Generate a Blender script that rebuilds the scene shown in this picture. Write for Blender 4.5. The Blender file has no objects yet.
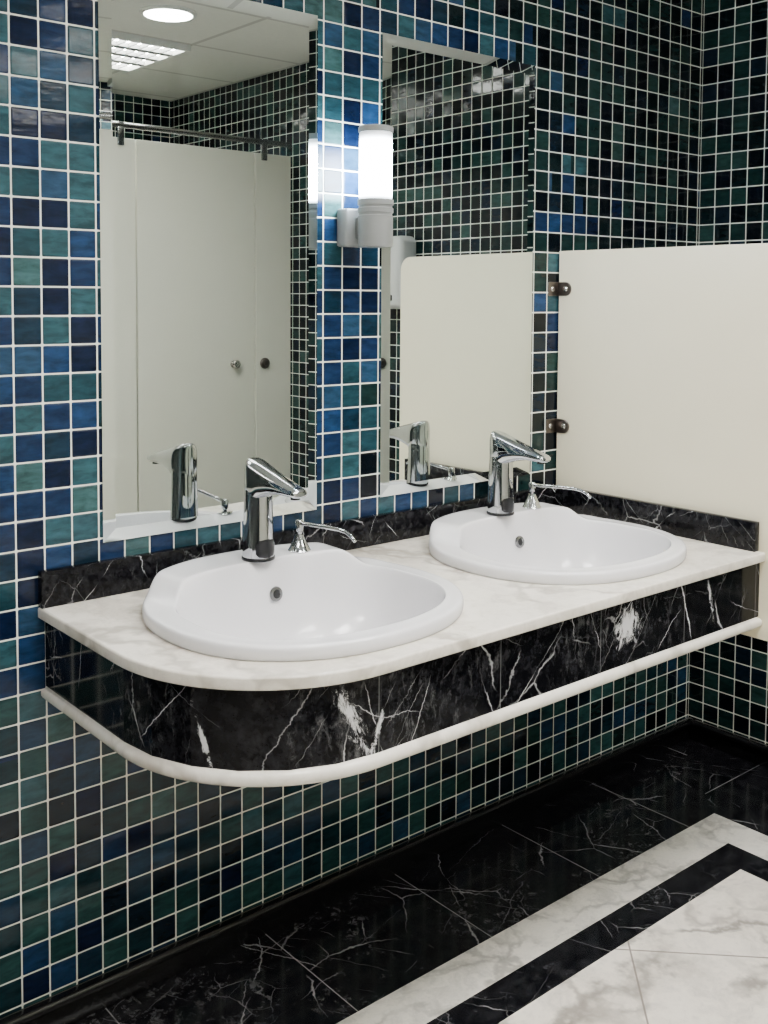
import bpy, bmesh, math
from mathutils import Vector, Matrix
sc=bpy.context.scene
COL=sc.collection

# ---------------------------------------------------------------- helpers
class NT:
    def __init__(s,name):
        s.m=bpy.data.materials.new(name); s.m.use_nodes=True
        s.t=s.m.node_tree; s.n=s.t.nodes; s.l=s.t.links
        s.b=s.n['Principled BSDF']
    def new(s,k,**kw):
        nd=s.n.new(k)
        for a,v in kw.items(): setattr(nd,a,v)
        return nd
    def put(s,sock,v):
        if v is None: return
        if isinstance(v,bpy.types.NodeSocket): s.l.new(v,sock)
        else: sock.default_value=v
    def math(s,op,a,b=None,c=None,clamp=False):
        nd=s.new('ShaderNodeMath',operation=op,use_clamp=clamp)
        s.put(nd.inputs[0],a); s.put(nd.inputs[1],b); s.put(nd.inputs[2],c)
        return nd.outputs[0]
    def vmath(s,op,a,b=None,scale=None):
        nd=s.new('ShaderNodeVectorMath',operation=op)
        s.put(nd.inputs[0],a); s.put(nd.inputs[1],b)
        if scale is not None: s.put(nd.inputs['Scale'],scale)
        return nd.outputs[0]
    def dot(s,a,b,op='DOT_PRODUCT'):
        nd=s.new('ShaderNodeVectorMath',operation=op); s.put(nd.inputs[0],a); s.put(nd.inputs[1],b); return nd.outputs['Value']
    def pos(s):
        g=s.new('ShaderNodeNewGeometry'); return g.outputs['Position'],g.outputs['Normal']
    def sep(s,v):
        nd=s.new('ShaderNodeSeparateXYZ'); s.put(nd.inputs[0],v); return nd.outputs[0],nd.outputs[1],nd.outputs[2]
    def comb(s,x,y,z):
        nd=s.new('ShaderNodeCombineXYZ'); s.put(nd.inputs[0],x); s.put(nd.inputs[1],y); s.put(nd.inputs[2],z); return nd.outputs[0]
    def noise(s,v,scale,detail=4,rough=.55,dist=0.):
        nd=s.new('ShaderNodeTexNoise'); s.put(nd.inputs['Vector'],v); nd.inputs['Scale'].default_value=scale
        nd.inputs['Detail'].default_value=detail; nd.inputs['Roughness'].default_value=rough; nd.inputs['Distortion'].default_value=dist
        return nd.outputs['Fac'],nd.outputs['Color']
    def vor(s,v,scale):
        nd=s.new('ShaderNodeTexVoronoi',feature='DISTANCE_TO_EDGE'); s.put(nd.inputs['Vector'],v); nd.inputs['Scale'].default_value=scale
        return nd.outputs['Distance']
    def ramp(s,f,stops,interp='LINEAR'):
        nd=s.new('ShaderNodeValToRGB'); s.put(nd.inputs[0],f); cr=nd.color_ramp; cr.interpolation=interp
        while len(cr.elements)<len(stops): cr.elements.new(0.5)
        for e,(p,c) in zip(cr.elements,stops):
            e.position=p; e.color=(c[0],c[1],c[2],1) if len(c)==3 else c
        return nd.outputs[0]
    def mr(s,v,a,b,c=0.,d=1.,smooth=True):
        nd=s.new('ShaderNodeMapRange',interpolation_type='SMOOTHSTEP' if smooth else 'LINEAR')
        s.put(nd.inputs[0],v)
        for i,q in enumerate((a,b,c,d)): s.put(nd.inputs[i+1],q)
        return nd.outputs[0]
    def mix(s,f,a,b,blend='MIX'):
        nd=s.new('ShaderNodeMix',data_type='RGBA',blend_type=blend)
        s.put(nd.inputs[0],f)
        s.put(nd.inputs[6],a if isinstance(a,bpy.types.NodeSocket) else (*a[:3],1))
        s.put(nd.inputs[7],b if isinstance(b,bpy.types.NodeSocket) else (*b[:3],1))
        return nd.outputs[2]
    def bump(s,h,dist,strength=1.,normal=None):
        nd=s.new('ShaderNodeBump'); nd.inputs['Strength'].default_value=strength; nd.inputs['Distance'].default_value=dist
        s.put(nd.inputs['Height'],h); s.put(nd.inputs['Normal'],normal); return nd.outputs[0]
    def set(s,**kw):
        for k,v in kw.items():
            i=s.b.inputs[k.replace('_',' ')]
            s.put(i,(*v,1) if isinstance(v,tuple) and len(v)==3 else v)
        return s.m

def simple(name,col,rough=.5,metal=0.,coat=0.,var=.06,vscale=8.):
    t=NT(name); P,_=t.pos(); f,_=t.noise(P,vscale,3)
    c=t.mix(f,tuple(x*(1-var) for x in col),tuple(min(1,x*(1+var)) for x in col))
    t.set(Base_Color=c,Roughness=rough,Metallic=metal,Coat_Weight=coat,Coat_Roughness=.05)
    return t.m

PT=.0572
def mute(st,k=.12,g=.92):
    out=[]
    for p,c in st:
        l=.3*c[0]+.5*c[1]+.2*c[2]
        out.append((p,tuple(g*(v*(1-k)+l*k) for v in c)))
    return out
def tile_mat(name,axis):
    t=NT(name); P,N=t.pos(); x,y,z=t.sep(P)
    u=t.math('DIVIDE',t.math('SUBTRACT',x if axis=='x' else y,.755 if axis=='x' else 0.0),PT)
    v=t.math('DIVIDE',t.math('SUBTRACT',z,1.906),PT)
    cu=t.math('FLOOR',u); cv=t.math('FLOOR',v)
    fu=t.math('ABSOLUTE',t.math('SUBTRACT',t.math('FRACT',u),.5)); fv=t.math('ABSOLUTE',t.math('SUBTRACT',t.math('FRACT',v),.5))
    dd=t.math('POWER',t.math('ADD',t.math('POWER',fu,22.),t.math('POWER',fv,22.)),1/22.)
    wn=t.new('ShaderNodeTexWhiteNoise',noise_dimensions='3D'); t.put(wn.inputs['Vector'],t.comb(cu,cv,3.7 if axis=='x' else 9.1))
    wn2=t.new('ShaderNodeTexWhiteNoise',noise_dimensions='3D'); t.put(wn2.inputs['Vector'],t.comb(cu,cv,21.3))
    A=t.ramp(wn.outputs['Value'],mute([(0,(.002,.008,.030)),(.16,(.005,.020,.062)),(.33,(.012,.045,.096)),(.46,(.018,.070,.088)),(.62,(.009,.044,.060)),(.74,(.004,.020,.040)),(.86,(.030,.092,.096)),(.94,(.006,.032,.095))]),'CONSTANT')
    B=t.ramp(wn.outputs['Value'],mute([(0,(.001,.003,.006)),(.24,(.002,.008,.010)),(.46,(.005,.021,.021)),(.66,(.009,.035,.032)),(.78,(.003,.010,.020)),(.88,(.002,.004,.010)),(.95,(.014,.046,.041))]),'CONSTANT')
    C=t.ramp(wn.outputs['Value'],mute([(0,(.002,.009,.018)),(.20,(.004,.023,.032)),(.42,(.010,.047,.049)),(.64,(.016,.064,.064)),(.78,(.004,.021,.040)),(.90,(.007,.030,.066))]),'CONSTANT')
    r2=wn2.outputs['Value']
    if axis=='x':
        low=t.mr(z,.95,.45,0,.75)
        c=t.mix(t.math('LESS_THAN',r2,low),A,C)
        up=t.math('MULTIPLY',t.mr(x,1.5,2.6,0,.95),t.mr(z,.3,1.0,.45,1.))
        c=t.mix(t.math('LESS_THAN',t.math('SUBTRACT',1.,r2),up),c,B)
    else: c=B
    sv=t.vmath('MULTIPLY',P,(1,1,3.)); n1,_=t.noise(t.vmath('ADD',sv,t.vmath('SCALE',wn2.outputs['Color'],scale=7.)),20,4,.6,.4)
    k=t.mr(n1,.3,.72,.6,1.5,False)
    c=t.mix(1.,c,t.comb(k,k,k),'MULTIPLY')
    g=t.mr(dd,.466,.478,0,1)
    gn,_=t.noise(P,40,3)
    gc=t.mix(gn,(.70,.72,.64),(.90,.91,.83))
    col=t.mix(g,c,gc)
    wob,_=t.noise(P,32,2)
    h=t.math('ADD',t.mr(dd,.42,.478,1,0),t.math('MULTIPLY',wob,.35))
    tilt=t.vmath('SCALE',t.vmath('SUBTRACT',wn2.outputs['Color'],(.5,.5,.5)),scale=.055)
    nn=t.vmath('NORMALIZE',t.vmath('ADD',N,tilt))
    t.set(Base_Color=col,Roughness=t.mr(g,0,1,.08,.8,False),Normal=t.bump(h,.0012,.75,nn),IOR=1.45,Specular_IOR_Level=.27)
    return t.m

def black_marble_nodes(t,P,scale=1.,seed=0.,amount=1.,patchy=.60,spots=(),dens=0.,haze_a=.16,branch=.55,lift=1.):
    P2=t.vmath('ADD',t.vmath('SCALE',P,scale=scale),(seed,seed*.7,seed*1.3))
    _,dc=t.noise(P2,9.,5,.7); D=t.vmath('SCALE',t.vmath('SUBTRACT',dc,(.5,.5,.5)),scale=.035)
    V=t.vmath('ADD',P2,D)
    acc=None
    sets=[((.75,.45,.50),3.1,.005,.50,.62,.95),((-.62,.40,.70),4.3,.005,.50,.62,.8),((.25,-.85,.95),5.2,.005,.52,.63,.45),((.95,.6,-.15),3.7,.004,.51,.62,.5),
          ((-.35,.9,.30),6.7,.006,.53,.65,.35),((-.8,-.5,.55),11.,.009,.54,.66,.3)]
    for i,(dr,fr,w,a,b,st) in enumerate(sets):
        a-=dens; b-=dens
        n0,_=t.noise(t.vmath('ADD',P2,(i*3.1,i*1.7,i)),1.3,1,.5)
        u=t.math('ADD',t.math('MULTIPLY',t.dot(V,dr),fr),t.math('MULTIPLY',n0,1.4))
        q=t.math('ABSOLUTE',t.math('SUBTRACT',t.math('FRACT',u),.5))
        m,_=t.noise(t.vmath('ADD',P2,(i*7.3+2,i*2.9,i*5.1)),4.,2,.6)
        ln=t.math('MULTIPLY',t.mr(q,0,t.mr(m,a,.75,w*.6,w*2.6,False),1,0),t.mr(m,a,b,0,st))
        acc=ln if acc is None else t.math('MAXIMUM',acc,ln)
    for i,(s_,w,a,b,st) in enumerate([(3.4,.009,.50,.66,branch),(8.,.013,.52,.68,branch*.6)]):
        m,_=t.noise(t.vmath('ADD',P2,(i*4.+9,2.,6.)),3.4,3,.6)
        _,d2=t.noise(P2,3.,4,.6)
        V2=t.vmath('ADD',V,t.vmath('SCALE',d2,scale=.12))
        ln=t.math('MULTIPLY',t.mr(t.vor(t.vmath('MULTIPLY',V2,(1.,1.,.75)),s_),0,t.mr(m,a,.75,w*.5,w*2.,False),1,0),t.mr(m,a,b,0,st))
        acc=t.math('MAXIMUM',acc,ln)
    bm_,_=t.noise(t.vmath('ADD',P2,(11.,3.,7.)),3.4,2)
    bb,_=t.noise(t.vmath('ADD',t.vmath('MULTIPLY',V,(2.4,2.4,.8)),t.vmath('SCALE',V,scale=.3)),16.,8,.8,.5)
    patch=t.math('MULTIPLY',t.mr(bb,.50,.58,0,.95),t.mr(bm_,patchy,patchy+.05))
    haze=t.math('MULTIPLY',t.mr(bb,.50,.75,0,haze_a),t.mr(bm_,.46,.60))
    acc=t.math('MAXIMUM',t.math('MAXIMUM',acc,patch),haze)
    for cx,cy,cz,rx,rz,sl in spots:
        x,y,z=t.sep(P)
        dz=t.math('SUBTRACT',z,cz); dx=t.math('SUBTRACT',t.math('SUBTRACT',x,cx),t.math('MULTIPLY',dz,sl))
        dx=t.math('DIVIDE',dx,rx); dz=t.math('DIVIDE',dz,rz)
        r=t.math('SQRT',t.math('ADD',t.math('MULTIPLY',dx,dx),t.math('MULTIPLY',dz,dz)))
        dy=t.math('ABSOLUTE',t.math('SUBTRACT',y,cy))
        s_,_=t.noise(t.comb(t.math('MULTIPLY',t.math('SUBTRACT',x,t.math('MULTIPLY',z,sl)),3.2),t.math('MULTIPLY',y,3.),t.math('MULTIPLY',z,1.5)),15.,9,.82,.7)
        k=t.math('SUBTRACT',t.math('ADD',s_,.16),t.math('MULTIPLY',r,.20))
        s2=t.math('MULTIPLY',t.mr(k,.50,.60,0,.85),t.math('MULTIPLY',t.math('LESS_THAN',dy,.08),t.mr(r,1.5,1.1,0,1)))
        acc=t.math('MAXIMUM',acc,s2)
    f,_=t.noise(P2,26,6,.75)
    base=t.mix(t.mr(f,.42,.8),(.002*lift,.002*lift,.003*lift),(.024*lift,.024*lift,.028*lift))
    return t.mix(t.math('MULTIPLY',acc,amount),base,(.74,.74,.76))
def black_marble(name,seed=0.,scale=1.,rough=.10,seams=False,amount=1.,patchy=.60,spots=(),dens=0.,spec=.16,branch=.55):
    t=NT(name); P,N=t.pos()
    c=black_marble_nodes(t,P,scale,seed,amount,patchy,spots,dens,.16,branch)
    if seams:
        x,y,z=t.sep(P)
        q=t.math('ABSOLUTE',t.math('SUBTRACT',t.math('FRACT',t.math('DIVIDE',t.math('SUBTRACT',x,1.127-.15),.30)),.5))
        s=t.math('MULTIPLY',t.mr(q,.002,.004,.6,0),t.math('LESS_THAN',y,-.6))
        c=t.mix(s,c,(.18,.18,.18))
    t.set(Base_Color=c,Roughness=rough,Specular_IOR_Level=spec); return t.m
def white_marble_nodes(t,P,base=(.84,.81,.74),dark=(.54,.51,.45),scale=1.,mot=.5,diag=0.):
    P2=t.vmath('SCALE',P,scale=scale)
    _,dc=t.noise(P2,2.,5,.6); V=t.vmath('ADD',P2,t.vmath('SCALE',t.vmath('SUBTRACT',dc,(.5,.5,.5)),scale=.8))
    m,_=t.noise(P2,4,3)
    v=t.math('MULTIPLY',t.mr(t.vor(V,3.),0,.10,1,0),t.mr(m,.38,.62,0,.65))
    n,_=t.noise(V,6,7,.7)
    c=t.mix(t.mr(n,.40,.72,0,mot),base,dark)
    n2,_=t.noise(P2,60,3,.7)
    c=t.mix(t.mr(n2,.5,.8,0,.25),c,dark)
    if diag>0:
        for off,fr,wd in ((0,2.3,.15),(3.3,4.1,.11)):
            n3,_=t.noise(t.vmath('ADD',P2,(5+off,1,2)),2.2,6,.6)
            u=t.math('ADD',t.math('MULTIPLY',t.dot(P2,(.45,1.,0)),fr),t.math('MULTIPLY',n3,2.2))
            q=t.math('ABSOLUTE',t.math('SUBTRACT',t.math('FRACT',u),.5))
            n4,_=t.noise(t.vmath('ADD',P2,(off,7,2)),3.,4,.6)
            c=t.mix(t.math('MULTIPLY',t.mr(q,0,wd,diag,0),t.mr(n4,.38,.54,.0,1)),c,tuple(k*.66 for k in dark))
    return t.mix(v,c,tuple(k*.78 for k in dark))
def white_marble(name,rough=.16,**k):
    t=NT(name); P,N=t.pos(); t.set(Base_Color=white_marble_nodes(t,P,**k),Roughness=rough); return t.m

def floor_mat():
    t=NT('floor_marble_inlay'); P,N=t.pos(); x,y,z=t.sep(P)
    d=t.math('MULTIPLY',y,-1.); e=t.math('SUBTRACT',3.055-.045,x)
    m=t.math('MINIMUM',d,e)
    def band(a,b): return t.math('MULTIPLY',t.math('GREATER_THAN',m,a),t.math('LESS_THAN',m,b))
    blk=black_marble_nodes(t,P,1.15,4.,.45,.74,(),-.005,.5,.8,1.6)
    which=t.math('LESS_THAN',d,e)
    al=t.math('ADD',t.math('MULTIPLY',which,x),t.math('MULTIPLY',t.math('SUBTRACT',1.,which),y))
    j=t.math('ABSOLUTE',t.math('SUBTRACT',t.math('FRACT',t.math('DIVIDE',t.math('SUBTRACT',al,1.325-.2),.40)),.5))
    jm=t.mr(j,.002,.004,.55,0)
    blk=t.mix(t.math('MULTIPLY',jm,t.math('LESS_THAN',m,.36)),blk,(.45,.45,.45))
    wh=white_marble_nodes(t,P,(.92,.86,.77),(.42,.38,.34),1.1,.55,.85)
    st=white_marble_nodes(t,t.vmath('ADD',P,(3,3,0)),(.90,.87,.80),(.42,.41,.38),1.8,.6,.5)
    a=t.math('DIVIDE',t.math('SUBTRACT',t.math('ADD',x,y),1.338),.56)
    b=t.math('DIVIDE',t.math('SUBTRACT',t.math('SUBTRACT',x,y),2.53),.56)
    ja=t.math('ABSOLUTE',t.math('SUBTRACT',t.math('FRACT',a),.5)); jb=t.math('ABSOLUTE',t.math('SUBTRACT',t.math('FRACT',b),.5))
    jd=t.mr(t.math('MAXIMUM',ja,jb),.492,.497,0,.9)
    wh=t.mix(jd,wh,(.24,.21,.18))
    c=t.mix(band(.36,.478),blk,st)
    c=t.mix(t.math('GREATER_THAN',m,.572),c,wh)
    t.set(Base_Color=c,Roughness=.14); return t.m
def ceiling_mat():
    t=NT('ceiling_panels'); P,N=t.pos(); x,y,z=t.sep(P)
    f1=t.math('ABSOLUTE',t.math('SUBTRACT',t.math('FRACT',t.math('DIVIDE',t.math('SUBTRACT',x,1.845),.6)),.5))
    f2=t.math('ABSOLUTE',t.math('SUBTRACT',t.math('FRACT',t.math('DIVIDE',t.math('ADD',y,2.27),.6)),.5))
    g=t.mr(t.math('MAXIMUM',f1,f2),.478,.484)
    n,_=t.noise(P,50,4)
    c=t.mix(n,(.66,.66,.62),(.74,.74,.70)); c=t.mix(g,c,(.48,.48,.46))
    t.set(Base_Color=c,Roughness=.85); return t.m
def emis(name,col,st):
    t=NT(name); t.set(Base_Color=(.9,.9,.9),Roughness=.4,Emission_Color=col,Emission_Strength=st); return t.m

def mk(name,bm_or_mesh,mat,smooth=False,parent=None,loc=None):
    if isinstance(bm_or_mesh,bmesh.types.BMesh):
        bmesh.ops.recalc_face_normals(bm_or_mesh,faces=bm_or_mesh.faces[:])
        me=bpy.data.meshes.new(name); bm_or_mesh.to_mesh(me); bm_or_mesh.free()
    else: me=bm_or_mesh
    me.materials.clear()
    for m in (mat if isinstance(mat,list) else [mat]): me.materials.append(m)
    if smooth is not False:
        me.shade_smooth()
        if smooth is not True: me.set_sharp_from_angle(angle=math.radians(smooth))
    o=bpy.data.objects.new(name,me); COL.objects.link(o)
    if parent: o.parent=parent
    if loc: o.location=loc
    return o
def box(bm,x0,x1,y0,y1,z0,z1,bev=0.,seg=2):
    r=bmesh.ops.create_cube(bm,size=1.)
    vs=r['verts']
    for v in vs: v.co=Vector(((x0+x1)/2+v.co.x*(x1-x0),(y0+y1)/2+v.co.y*(y1-y0),(z0+z1)/2+v.co.z*(z1-z0)))
    if bev>0:
        es=list({e for v in vs for e in v.link_edges})
        bmesh.ops.bevel(bm,geom=es,offset=bev,segments=seg,profile=.5,affect='EDGES')
def loft(bm,rings,cap0=True,cap1=True):
    R=[[bm.verts.new(p) for p in r] for r in rings]
    n=len(R[0])
    for a,b in zip(R,R[1:]):
        for i in range(n): bm.faces.new((a[i],a[(i+1)%n],b[(i+1)%n],b[i]))
    if cap0: bm.faces.new(R[0][::-1])
    if cap1: bm.faces.new(R[-1])
def lathe(bm,prof,seg=32,axis='z',c=(0,0,0)):
    rings=[]
    for r,h in prof:
        ring=[]
        for i in range(seg):
            a=2*math.pi*i/seg; p=(r*math.cos(a),r*math.sin(a),h)
            if axis=='y': p=(p[0],-p[2],p[1])
            if axis=='Y': p=(p[0],p[2],p[1])
            if axis=='x': p=(-p[2],p[0],p[1])
            ring.append((p[0]+c[0],p[1]+c[1],p[2]+c[2]))
        rings.append(ring)
    loft(bm,rings)
def tube(bm,pts,rad,seg=12):
    pts=[Vector(p) for p in pts]; rings=[]
    for i,p in enumerate(pts):
        tg=(pts[min(i+1,len(pts)-1)]-pts[max(i-1,0)]).normalized()
        up=Vector((1,0,0)) if abs(tg.x)<.9 else Vector((0,0,1))
        a=tg.cross(up).normalized(); b=tg.cross(a).normalized()
        r=rad[i] if isinstance(rad,list) else rad
        rings.append([p+a*r*math.cos(2*math.pi*k/seg)+b*r*math.sin(2*math.pi*k/seg) for k in range(seg)])
    loft(bm,rings)
def thing(name,loc,label,cat,group=None):
    e=bpy.data.objects.new(name,None); e.empty_display_size=.05; e.location=loc; COL.objects.link(e)
    e['label']=label; e['category']=cat
    if group: e['group']=group
    return e
def top(o,label,cat,group=None):
    o['label']=label; o['category']=cat
    if group: o['group']=group
    return o
def dup(e,loc,label=None):
    known={c.name for c in bpy.data.objects}
    n=e.copy(); n.location=loc; COL.objects.link(n)
    if label: n['label']=label
    def rec(src,dst):
        for c in src.children:
            if c.name not in known: continue
            k=c.copy(); COL.objects.link(k); k.parent=dst; rec(c,k)
    rec(e,n); return n

# ---------------------------------------------------------------- materials
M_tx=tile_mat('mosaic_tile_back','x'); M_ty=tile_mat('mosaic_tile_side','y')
SP=[(1.075,-.65,.780,.020,.058,-.45),(1.125,-.65,.750,.009,.040,.3),(1.82,-.65,.790,.048,.058,.15),(2.13,-.65,.800,.009,.060,-.25),(.865,-.52,.765,.004,.055,-.2)]
M_blk=black_marble('black_marble',1.5,1.35,seams=True,patchy=.78,spots=SP,dens=.015); M_blk2=black_marble('black_marble_splash',7.,2.,amount=.75,patchy=.68,spec=.15,branch=.4); M_base=simple('black_baseboard',(.006,.006,.007),.18)
M_wht=white_marble('white_marble',base=(.88,.83,.74),dark=(.46,.41,.34),mot=.65); M_trim=white_marble('white_marble_trim',base=(.88,.84,.76),dark=(.56,.51,.43),mot=.4)
M_floor=floor_mat(); M_ceil=ceiling_mat()
M_cer=simple('white_ceramic',(.79,.78,.80),.14,coat=.15,var=.01)
M_chr=simple('chrome',(.56,.57,.59),.05,1.,var=.02)
M_dark=simple('black_plastic',(.008,.008,.010),.25)
M_lam=simple('cream_laminate',(.80,.74,.56),.38,var=.03)
M_lam2=simple('grey_cream_laminate',(.60,.60,.51),.4,var=.02)
M_gry=simple('grey_metal',(.24,.25,.25),.35)
M_gry2=simple('light_grey_plastic',(.50,.51,.50),.4)
M_clip=simple('dark_bronze_metal',(.16,.135,.12),.3,1.)
M_screw=simple('screw_steel',(.6,.58,.55),.25,1.)
M_knob=simple('steel_knob',(.30,.30,.30),.2,1.)
M_frame=simple('white_paint',(.75,.75,.72),.6)
M_louv=simple('grey_louvre',(.25,.25,.25),.5)
M_sil=NT('mirror_silver').set(Base_Color=(.87,.92,.895),Metallic=1.,Roughness=.004)
M_edge=simple('mirror_edge',(.55,.62,.60),.15,.6)
t=NT('lit_glass_shade'); tc=t.new('ShaderNodeTexCoord'); _,_,lz=t.sep(tc.outputs['Object'])
es=t.math('MINIMUM',t.mr(lz,.262,.19,1.2,190.),t.mr(lz,.112,.14,6.,190.))
t.set(Base_Color=(.9,.9,.9),Roughness=.3,Emission_Color=(.82,.92,1.),Emission_Strength=es); M_shade=t.m
M_panel=emis('fluorescent_diffuser',(1.,.98,.93),80.)
M_fill=emis('added_fill_light_diffuser',(1.,.98,.94),72.)  # stronger glow for the unseen panels added to brighten the room
M_down=emis('downlight_diffuser',(1.,.98,.93),35.)

# ---------------------------------------------------------------- room
XL,XR,YF,ZC=-1.3,3.055,-3.58,2.63
def struct(name,b,mat):
    bm=bmesh.new(); box(bm,*b); o=mk(name,bm,mat); o['kind']='structure'; return o
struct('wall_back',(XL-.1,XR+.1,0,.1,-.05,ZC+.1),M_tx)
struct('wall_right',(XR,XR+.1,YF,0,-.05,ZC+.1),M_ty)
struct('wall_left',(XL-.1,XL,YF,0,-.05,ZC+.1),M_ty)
struct('wall_front',(XL-.1,XR+.1,YF-.1,YF,-.05,ZC+.1),M_tx)
struct('floor',(XL-.1,XR+.1,YF-.1,.1,-.1,0),M_floor)
struct('ceiling',(XL-.1,XR+.1,YF-.1,.1,ZC,ZC+.1),M_ceil)
def baseb(name,x0,x1,y0,y1,c):
    bm=bmesh.new(); box(bm,x0,x1,y0,y1,0,.050,.003,2)
    box(bm,*c,.0505,.072,.0085,4)
    o=mk(name,bm,M_base,30); o['kind']='structure'
baseb('baseboard_back',XL,XR,-.016,0,(XL,XR,-.030,0))
baseb('baseboard_right',XR-.016,XR,YF,-.016,(XR-.030,XR,YF,-.030))

# ---------------------------------------------------------------- mirrors
def mirror(name,x0,x1,z0,z1,label):
    w,h=x1-x0,z1-z0; bv=.027
    bm=bmesh.new()
    def rect(i,y): return [bm.verts.new(p) for p in ((i,y,i),(w-i,y,i),(w-i,y,h-i),(i,y,h-i))]
    a=rect(0,0); b=rect(0,-.003); c=rect(bv,-.0060)
    for s,t_ in ((a,b),(b,c)):
        for i in range(4):
            f=bm.faces.new((s[i],s[(i+1)%4],t_[(i+1)%4],t_[i])); f.material_index=1 if s is a else 0
    bm.faces.new(c)
    o=mk(name,bm,[M_sil,M_edge],loc=(x0,-.001,z0))
    return top(o,label,'mirror','tall wall mirrors')
mirror('mirror',.934,1.478,.982,2.142,'tall frameless wall mirror on blue mosaic above the first washbasin')
mirror('mirror',1.676,2.232,.988,2.136,'tall frameless wall mirror on green mosaic beside the cream partition')

# ---------------------------------------------------------------- vanity
ZT=.873; XE=2.343; FR=.672; XLc=.797; RC=.33
def outline(ins=0.,arc=24):
    P=[(XE,0),(XE,-(FR-ins))]
    cx,cy,r=XLc+RC,-(FR-RC),RC-ins
    for i in range(arc+1):
        a=math.pi/2*i/arc
        P.append((cx-r*math.sin(a),cy-r*math.cos(a)))
    P.append((XLc+ins,0)); return P
SINKS=[(1.202,-.345),(1.955,-.345)]
def slab(name,outer,holes,z0,z1,bev,mat,parent,res=3):
    cu=bpy.data.curves.new(name,'CURVE'); cu.dimensions='2D'; cu.fill_mode='BOTH'
    for pts in [outer]+holes:
        s=cu.splines.new('POLY'); s.points.add(len(pts)-1); s.use_cyclic_u=True
        for p,q in zip(s.points,pts): p.co=(q[0],q[1],0,1)
    cu.extrude=(z1-z0)/2-bev; cu.bevel_depth=bev; cu.bevel_resolution=res; cu.offset=-bev
    o=bpy.data.objects.new('tmp',cu); COL.objects.link(o); bpy.context.view_layer.update()
    me=bpy.data.meshes.new_from_object(o.evaluated_get(bpy.context.evaluated_depsgraph_get()))
    bpy.data.objects.remove(o)
    me.transform(Matrix.Translation((0,0,(z0+z1)/2)))
    return mk(name,me,mat,35,parent)
van=thing('vanity_counter',(0,0,0),'wall-hung vanity, rounded end, white marble top, black marble apron','vanity counter')
holes=[[(cx+.275*math.cos(2*math.pi*i/48),cy-.012+.243*math.sin(2*math.pi*i/48)) for i in range(48)] for cx,cy in SINKS]
ct=slab('countertop',outline(),holes,.850,ZT,.004,M_wht,van); ct['label']='veined white marble countertop'
lt=slab('lower_trim',outline(.004),[],.685,.711,.0115,M_trim,van,5); lt['label']='white marble bullnose trim'
O=outline(.014,6)[1:]; I=outline(.034,6)[1:]
bm=bmesh.new()
vo=[[bm.verts.new((x,y,z)) for z in (.711,.850)] for x,y in O]; vi=[[bm.verts.new((x,y,z)) for z in (.711,.850)] for x,y in I]
for i in range(len(O)-1):
    bm.faces.new((vo[i][0],vo[i+1][0],vo[i+1][1],vo[i][1])); bm.faces.new((vi[i][0],vi[i][1],vi[i+1][1],vi[i+1][0]))
    bm.faces.new((vo[i][0],vi[i][0],vi[i+1][0],vo[i+1][0])); bm.faces.new((vo[i][1],vo[i+1][1],vi[i+1][1],vi[i][1]))
for k in (0,-1): bm.faces.new((vo[k][0],vo[k][1],vi[k][1],vi[k][0]))
ap=mk('apron',bm,M_blk,False,van); ap['label']='black marble apron with white veins'
bm=bmesh.new(); box(bm,XLc,2.343,-.020,0,ZT,.946,.002,2)
bs=mk('backsplash',bm,M_blk2,30,van); bs['label']='low black marble backsplash'
bm=bmesh.new(); box(bm,2.323,2.343,-.655,-.021,ZT,.946,.002,2)
ss=mk('side_splash',bm,M_blk2,30,van); ss['label']='low black marble side splash'

# ---------------------------------------------------------------- sink
def sell(a,b,cy,nf,nb,k,N=96):
    t=2*math.pi*k/N; c,s=math.cos(t),math.sin(t)
    n=nb if s>0 else nf
    return (a*math.copysign(abs(c)**(2/n),c),cy+b*math.copysign(abs(s)**(2/n),s))
prof=[(.308,.281,0,0,2.2,2.3),(.312,.285,0,.003,2.2,2.3),(.3128,.2858,0,.013,2.2,2.3),(.3122,.2852,0,.022,2.2,2.3),(.3098,.2828,0,.0262,2.2,2.3),(.305,.278,-.001,.0280,2.2,2.3),
      (.285,.248,-.013,.0270,2.2,2.4),(.2680,.2115,-.037,.0292,2.2,2.9),(.2655,.2085,-.0390,.0292,2.2,3.),(.2638,.2062,-.0404,.0272,2.2,3.),(.2605,.202,-.0420,.012,2.2,3.),(.2570,.198,-.0442,-.016,2.2,2.9),(.2515,.192,-.046,-.052,2.2,2.8),(.239,.181,-.048,-.094,2.2,2.6),(.206,.155,-.047,-.128,2.1,2.3),(.146,.110,-.043,-.146,2.,2.),(.08,.058,-.036,-.153,2,2),(.03,.026,-.03,-.156,2,2)]
def sring(i,N=96):
    a,b,cy,z,nf,nb=prof[i]; out=[]
    for k in range(N):
        x,y=sell(a,b,cy,nf,nb,k,N)
        g=max(0,min(1,(y-.09)/.055)); g=g*g*(3-2*g)
        gx=max(0,min(1,(.255-abs(x))/.055)); gx=gx*gx*(3-2*gx)
        zz=z+(.0350*g*(.12+.88*gx)*min(1,z/.020) if z>0 else 0)
        out.append((x,y,zz))
    return out
sink=thing('washbasin',(SINKS[0][0],SINKS[0][1],ZT),'white ceramic oval drop-in washbasin set in marble counter','sink','oval ceramic washbasins')
bm=bmesh.new(); loft(bm,[sring(i) for i in range(len(prof))],cap0=False)
bo=mk('basin',bm,M_cer,True,sink)
md=bo.modifiers.new('s','SUBSURF'); md.levels=1; md.render_levels=1
bm=bmesh.new(); lathe(bm,[(.030,0),(.032,.002),(.030,.005),(.024,.0055),(.022,.003),(.012,.003),(.011,.006),(.001,.007)])
mk('drain',bm,M_chr,30,sink,(0,-.03,-.1565))['label']='chrome drain'
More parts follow.
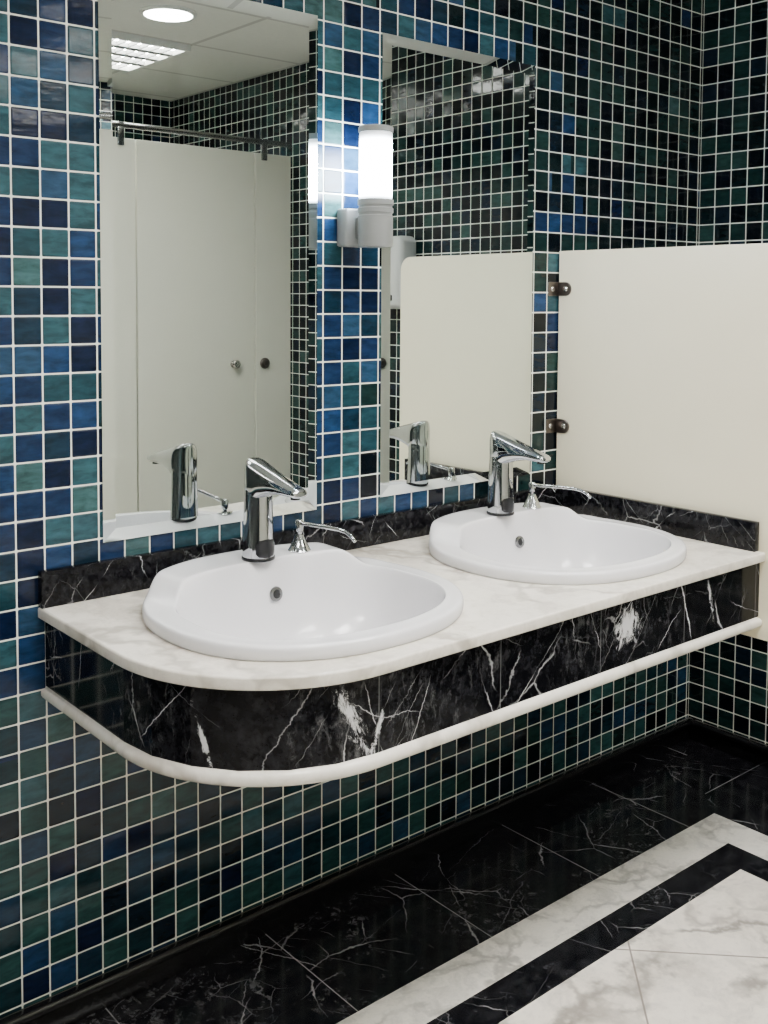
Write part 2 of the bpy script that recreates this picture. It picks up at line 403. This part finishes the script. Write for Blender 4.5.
bm=bmesh.new(); lathe(bm,[(.0140,-.004),(.0160,.001),(.0145,.004),(.0095,.0045),(.0080,.002)],28)
of=mk('overflow_ring',bm,M_knob,30,sink,(0.03,.1520,-.009)); of['label']='chrome overflow ring'
nrm=Vector((0,-1,.18)).normalized(); of.rotation_mode='QUATERNION'; of.rotation_quaternion=nrm.to_track_quat('Z','Y')
bm=bmesh.new(); lathe(bm,[(.0088,.001),(.0088,.0030),(.002,.0032)],24)
mk('overflow_hole',bm,M_dark,30,of)['label']='black overflow opening'
dup(sink,(SINKS[1][0],SINKS[1][1],ZT),'white ceramic oval drop-in washbasin beside the cream partition')
sink['label']='white ceramic oval drop-in washbasin near the rounded counter end'

# ---------------------------------------------------------------- faucet
ZD=ZT+.0645
FY=-.163
fa=thing('faucet',(1.208,FY,ZD),'chrome sensor faucet with angled tapered spout','faucet','chrome sensor faucets')
bm=bmesh.new(); lathe(bm,[(.0350,.0),(.0358,.002),(.0352,.006),(.0338,.0075)],40); mk('base_ring',bm,M_dark,40,fa)['label']='black base ring'
rings=[]
for h,rx,ry,oy in [(.006,.0335,.0335,0),(.009,.0340,.0340,0),(.03,.0328,.0330,0),(.06,.0316,.0320,0),(.09,.0306,.0312,0),(.12,.0300,.0306,0),(.14,.0297,.0302,0),(.155,.0285,.0285,0),(.165,.022,.022,.0)]:
    rings.append([(rx*math.cos(2*math.pi*k/48),oy+ry*math.sin(2*math.pi*k/48),h) for k in range(48)])
bm=bmesh.new(); loft(bm,rings); mk('body',bm,M_chr,40,fa)
TS=.27
def topz(y): return .2020+TS*y
rings=[]
yy=[.0300,.0292,.0270,.0225,.0160,.0060,-.0060,-.0180,-.0300,-.0450,-.0650,-.0900,-.1150,-.1350,-.1450,-.1500,-.1520,-.1525]
for i,y in enumerate(yy):
    if y>0: wd=math.sqrt(max(0,.0302**2-y*y))
    else: wd=.0302-(.0302-.0190)*min(1,(-y)/.150)**1.1
    wd=max(wd,.006)
    zt=topz(y)+ .006 - (.012 if y>.0295 else .008 if y>.028 else .0045 if y>.025 else .002 if y>.02 else 0)
    zb=.128 if y>-.018 else .128+(.0215)*min(1,((-y-.018)/.07))**.6
    if y<-.149: zt-=.0015; zb+=.001; wd*=.93
    if y<-.1515: zt-=.002; zb+=.0015; wd*=.85
    if y<-.1522: zt-=.002; zb+=.002; wd*=.75
    ring=[]; zc=(zt+zb)/2; th=(zt-zb)/2
    for k in range(44):
        t_=2*math.pi*k/44; cc,ss_=math.cos(t_),math.sin(t_)
        e=.60+.24*max(0,min(1,(-y)/.06))
        ring.append((wd*math.copysign(abs(cc)**e,cc),y,zc+th*math.copysign(abs(ss_)**e,ss_)))
    rings.append(ring)
bm=bmesh.new(); loft(bm,rings)
sp=mk('spout',bm,M_chr,60,fa)
bm=bmesh.new(); lathe(bm,[(.010,0),(.010,.006),(.001,.0065)],20); mk('aerator',bm,M_dark,30,fa,(0,-.134,.1460))
bm=bmesh.new(); rings=[]
for h,s in [(.008,.2),(.010,.7),(.016,.95),(.028,1.),(.038,.95),(.044,.7),(.046,.2)]:
    a0=math.radians(44)*s
    rings.append([(.0348*math.sin(-a0+2*a0*i/10),-.0348*math.cos(-a0+2*a0*i/10),h) for i in range(11)]+[(.027*math.sin(a0-2*a0*i/10),-.027*math.cos(a0-2*a0*i/10),h) for i in range(11)])
loft(bm,rings); mk('sensor_window',bm,M_dark,30,fa)['label']='black infrared sensor window'
dup(fa,(1.945,FY,ZD),'chrome sensor faucet on the washbasin beside the partition')
fa['label']='chrome sensor faucet on the washbasin near the rounded end'
# soap dispenser
so=thing('soap_dispenser',(1.316,-.160,ZD),'small chrome soap pump with long thin spout','soap dispenser','chrome soap pumps')
bm=bmesh.new(); lathe(bm,[(.0245,.0),(.025,.002),(.0235,.004),(.0165,.018),(.0105,.031),(.009,.036)],32); mk('collar',bm,M_chr,40,so)['label']='chrome conical collar'
bm=bmesh.new(); lathe(bm,[(.0055,.030),(.0055,.042),(.0085,.044),(.0090,.048),(.0090,.064),(.007,.067),(.002,.068)],28); mk('pump_head',bm,M_chr,40,so)
bm=bmesh.new(); tube(bm,[(0,0,.060),(.0,-.05,.064),(0,-.10,.068),(0,-.14,.0705),(0,-.165,.069),(0,-.182,.063),(0,-.194,.055)],[.0045,.0043,.0041,.0040,.0038,.0036,.0034]); mk('spout',bm,M_chr,True,so)
dup(so,(2.068,-.160,ZD),'small chrome soap pump on washbasin beside the partition')
so['label']='small chrome soap pump on washbasin near the rounded end'

# ---------------------------------------------------------------- partition with clips
bm=bmesh.new()
PX0,PX1=2.345,2.363; y0,y1,z0,z1,r=-.006,-.705,.655,1.625,.045
pts=[(y0,z0)]
for i in range(7):
    a=math.radians(-90-15*i); pts.append((y1+.02+.02*math.cos(a),z0+.02+.02*math.sin(a)))
for i in range(11):
    a=math.radians(180-9*i); pts.append((y1+r+r*math.cos(a),z1-r+r*math.sin(a)))
pts.append((y0,z1))
A_=[bm.verts.new((PX0,a,b)) for a,b in pts]; B_=[bm.verts.new((PX1,a,b)) for a,b in pts]
bm.faces.new(A_); bm.faces.new(B_[::-1])
for i in range(len(pts)): bm.faces.new((A_[i],B_[i],B_[(i+1)%len(pts)],A_[(i+1)%len(pts)]))
par=thing('partition',(0,0,0),'cream laminate privacy partition with rounded corner fixed to mosaic wall','partition')
pn=mk('panel',bm,M_lam,30,par)
def clip(z):
    bm=bmesh.new()
    box(bm,2.302,2.345,-.0045,-.0005,z-.020,z+.020,.0018,2)
    tab=[(-.002,z-.020),(-.032,z-.020)]+[(-.032-.020*math.sin(math.radians(a)),z-.020*math.cos(math.radians(a))) for a in range(15,180,15)]+[(-.032,z+.020),(-.002,z+.020)]
    loft(bm,[[(2.3455,a,b) for a,b in tab],[(2.3412,a,b) for a,b in tab],[(2.3400,-.003+(a+.003)*.96,z+(b-z)*.93) for a,b in tab]])
    o=mk('wall_bracket',bm,M_clip,30,par); o['label']='dark bronze metal angle bracket'
    bm=bmesh.new()
    lathe(bm,[(.0085,0),(.0085,.0015),(.005,.004),(.001,.0045)],20,'x',(2.340,-.034,z))
    lathe(bm,[(.0075,0),(.0075,.0015),(.005,.0035),(.001,.004)],20,'y',(2.318,-.0045,z))
    mk('screw',bm,M_screw,30,o)['label']='steel screw heads'
clip(1.516); clip(1.120)

# ---------------------------------------------------------------- sconce
sx,sy=1.582,-.093
sco=thing('wall_sconce',(sx,sy,1.607),'lit cylindrical glass wall sconce with grey metal holder','wall lamp')
k=.8
bm=bmesh.new(); lathe(bm,[(.050*k,0),(.0515*k,.003),(.0515*k,.072),(.049*k,.074),(.049*k,.078),(.0525*k,.080),(.0525*k,.090),(.049*k,.092),(.049*k,.096),(.0530*k,.098),(.0530*k,.110),(.047*k,.112)],48); mk('holder',bm,M_gry,30,sco)['label']='grey ringed metal holder'
bm=bmesh.new(); lathe(bm,[(.044*k,.109),(.047*k,.111),(.0485*k,.116),(.0485*k,.14),(.0485*k,.17),(.0485*k,.20),(.0485*k,.23),(.0485*k,.262),(.047*k,.266)],48); mk('lamp_shade',bm,M_shade,30,sco)['label']='glowing white glass cylinder'
bm=bmesh.new(); lathe(bm,[(.0505*k,.266),(.0515*k,.268),(.0515*k,.277),(.049*k,.280),(.001,.281)],48); mk('cap',bm,M_gry,30,sco)
bm=bmesh.new(); box(bm,-.046,.030,.052,.092,.002,.092,.006,3); box(bm,-.018,.018,.028,.056,.02,.070,.003,2); mk('wall_mount',bm,M_gry,30,sco)

# ---------------------------------------------------------------- dispenser on the side wall
pd=thing('towel_dispenser',(XR,-1.51,1.44),'light grey plastic paper towel dispenser on mosaic wall','towel dispenser')
bm=bmesh.new(); box(bm,-.11,-.001,-.11,.11,0,.315,.03,5); mk('housing',bm,M_gry2,30,pd)
bm=bmesh.new(); box(bm,-.112,-.108,-.06,.06,.035,.06,.0015,1); mk('slot',bm,M_dark,30,pd)

# ---------------------------------------------------------------- toilet cubicles
YS=-2.356
def pilaster(x0,x1,lab):
    bm=bmesh.new(); box(bm,x0,x1,YS-.02,YS,.10,2.19,.002,1)
    lathe(bm,[(.02,0),(.02,.006),(.009,.012),(.009,.10)],16,'z',((x0+x1)/2,YS-.01,0))
    return top(mk('cubicle_pilaster',bm,M_lam2,30),lab,'cubicle panel','cubicle front panels')
pilaster(2.843,3.050,'narrow cream cubicle panel fixed to the tiled wall')
pilaster(1.94,2.201,'cream cubicle panel between two doors')
pilaster(1.02,1.30,'cream cubicle panel between two doors')
pilaster(.15,.39,'cream cubicle panel at the end of the cubicle row')
d0=thing('cubicle_door',(2.209,YS,.15),'cream laminate toilet cubicle door with metal knob','door','toilet cubicle doors')
bm=bmesh.new(); box(bm,0,.626,-.02,0,0,2.04,.002,1); mk('door_panel',bm,M_lam2,30,d0)
bm=bmesh.new(); lathe(bm,[(.018,0),(.018,.003),(.010,.006),(.010,.018),(.019,.024),(.022,.032),(.017,.040),(.002,.042)],24,'Y',(.504,0,1.013)); mk('knob',bm,M_screw,40,d0)['label']='round metal door knob'
dup(d0,(1.306,YS,.15)); dup(d0,(.393,YS,.15))
for x in (2.893,1.99,1.07):
    bm=bmesh.new(); lathe(bm,[(.027,0),(.027,.006),(.022,.010),(.014,.011),(.012,.020),(.002,.021)],28,'Y',(x,YS,1.161))
    top(mk('cubicle_latch',bm,M_clip,40),'round dark metal occupancy latch on cubicle panel','latch','cubicle latches')
ra=thing('cubicle_rail',(0,YS,0),'chrome tubular rail along the top of the cubicles','rail')
bm=bmesh.new(); tube(bm,[(.15,.0,2.245),(1.6,.0,2.245),(3.05,.0,2.245)],.014,16); mk('rail_tube',bm,M_knob,40,ra)
for x in (2.888,2.129,1.16,.27):
    bm=bmesh.new(); box(bm,x-.015,x+.015,0.0005,.012,2.155,2.260,.003,2); mk('rail_bracket',bm,M_knob,30,ra)
for x in (2.10,1.16,.27):
    bm=bmesh.new(); box(bm,x-.01,x+.01,YF+.002,YS-.0205,.10,2.17,.002,1)
    top(mk('cubicle_divider',bm,M_lam2,30),'cream laminate dividing panel between toilet cubicles','cubicle panel','cubicle dividers')

# ---------------------------------------------------------------- ceiling lights
pl=thing('ceiling_panel_light',(2.145,-2.57,ZC),'square recessed fluorescent ceiling light with louvre grid','ceiling light','fluorescent ceiling lights')
S=.295
bm=bmesh.new()
for b in ((-S,S,-S,-S+.018),(-S,S,S-.018,S),(-S,-S+.018,-S+.018,S-.018),(S-.018,S,-S+.018,S-.018)): box(bm,*b,-.03,-.0005)
mk('frame',bm,M_frame,False,pl)
bm=bmesh.new(); box(bm,-S+.018,S-.018,-S+.018,S-.018,-.006,-.001); mk('diffuser',bm,M_panel,False,pl)
bm=bmesh.new()
for i in range(1,10):
    q=-S+.018+i*(2*S-.036)/10; box(bm,q-.003,q+.003,-S+.018,S-.018,-.026,-.0065)
for i in range(1,4):
    q=-S+.018+i*(2*S-.036)/4; box(bm,-S+.018,S-.018,q-.022,q+.022,-.0265,-.0065)
mk('louvre',bm,M_louv,False,pl)
for p in ((2.05,-3.24),(.95,-1.25),(-.3,-1.5),(1.9,-1.22)):  # all after the first are fill panels added out of view
    n=dup(pl,(p[0],p[1],ZC))
    if p[1]>-2:
        for c in n.children:
            if c.name.startswith('diffuser'):
                c.data=c.data.copy(); c.data.materials[0]=M_fill
dl=thing('ceiling_downlight',(2.10,-1.86,ZC),'round recessed ceiling downlight with white rim','ceiling light')
bm=bmesh.new(); lathe(bm,[(.115,-.0005),(.115,-.006),(.105,-.012),(.098,-.012),(.096,-.002)],40); mk('rim',bm,M_frame,30,dl)
bm=bmesh.new(); lathe(bm,[(.095,-.004),(.095,-.0125),(.001,-.0135)],40); mk('diffuser',bm,M_down,30,dl)

# ---------------------------------------------------------------- world + camera
w=bpy.data.worlds.new('world'); sc.world=w; w.use_nodes=True
w.node_tree.nodes['Background'].inputs[0].default_value=(.5,.52,.5,1); w.node_tree.nodes['Background'].inputs[1].default_value=.1
cam=bpy.data.cameras.new('camera'); co=bpy.data.objects.new('camera',cam); COL.objects.link(co)
fw=Vector((0.64423139,0.76275868,-0.05625931)); rt=Vector((0.76416912,-0.64498916,0.0058773)); dn=Vector((-0.03180368,-0.04677797,-0.99839889))
R=Matrix((rt,-dn,-fw)).transposed().to_4x4()
co.matrix_world=Matrix.Translation((0,-2.0,1.488))@R
cam.sensor_fit='HORIZONTAL'; cam.sensor_width=36; cam.lens=1048.2/768*36; cam.shift_y=-(512-356.8)/768; cam.clip_start=.02
sc.camera=co
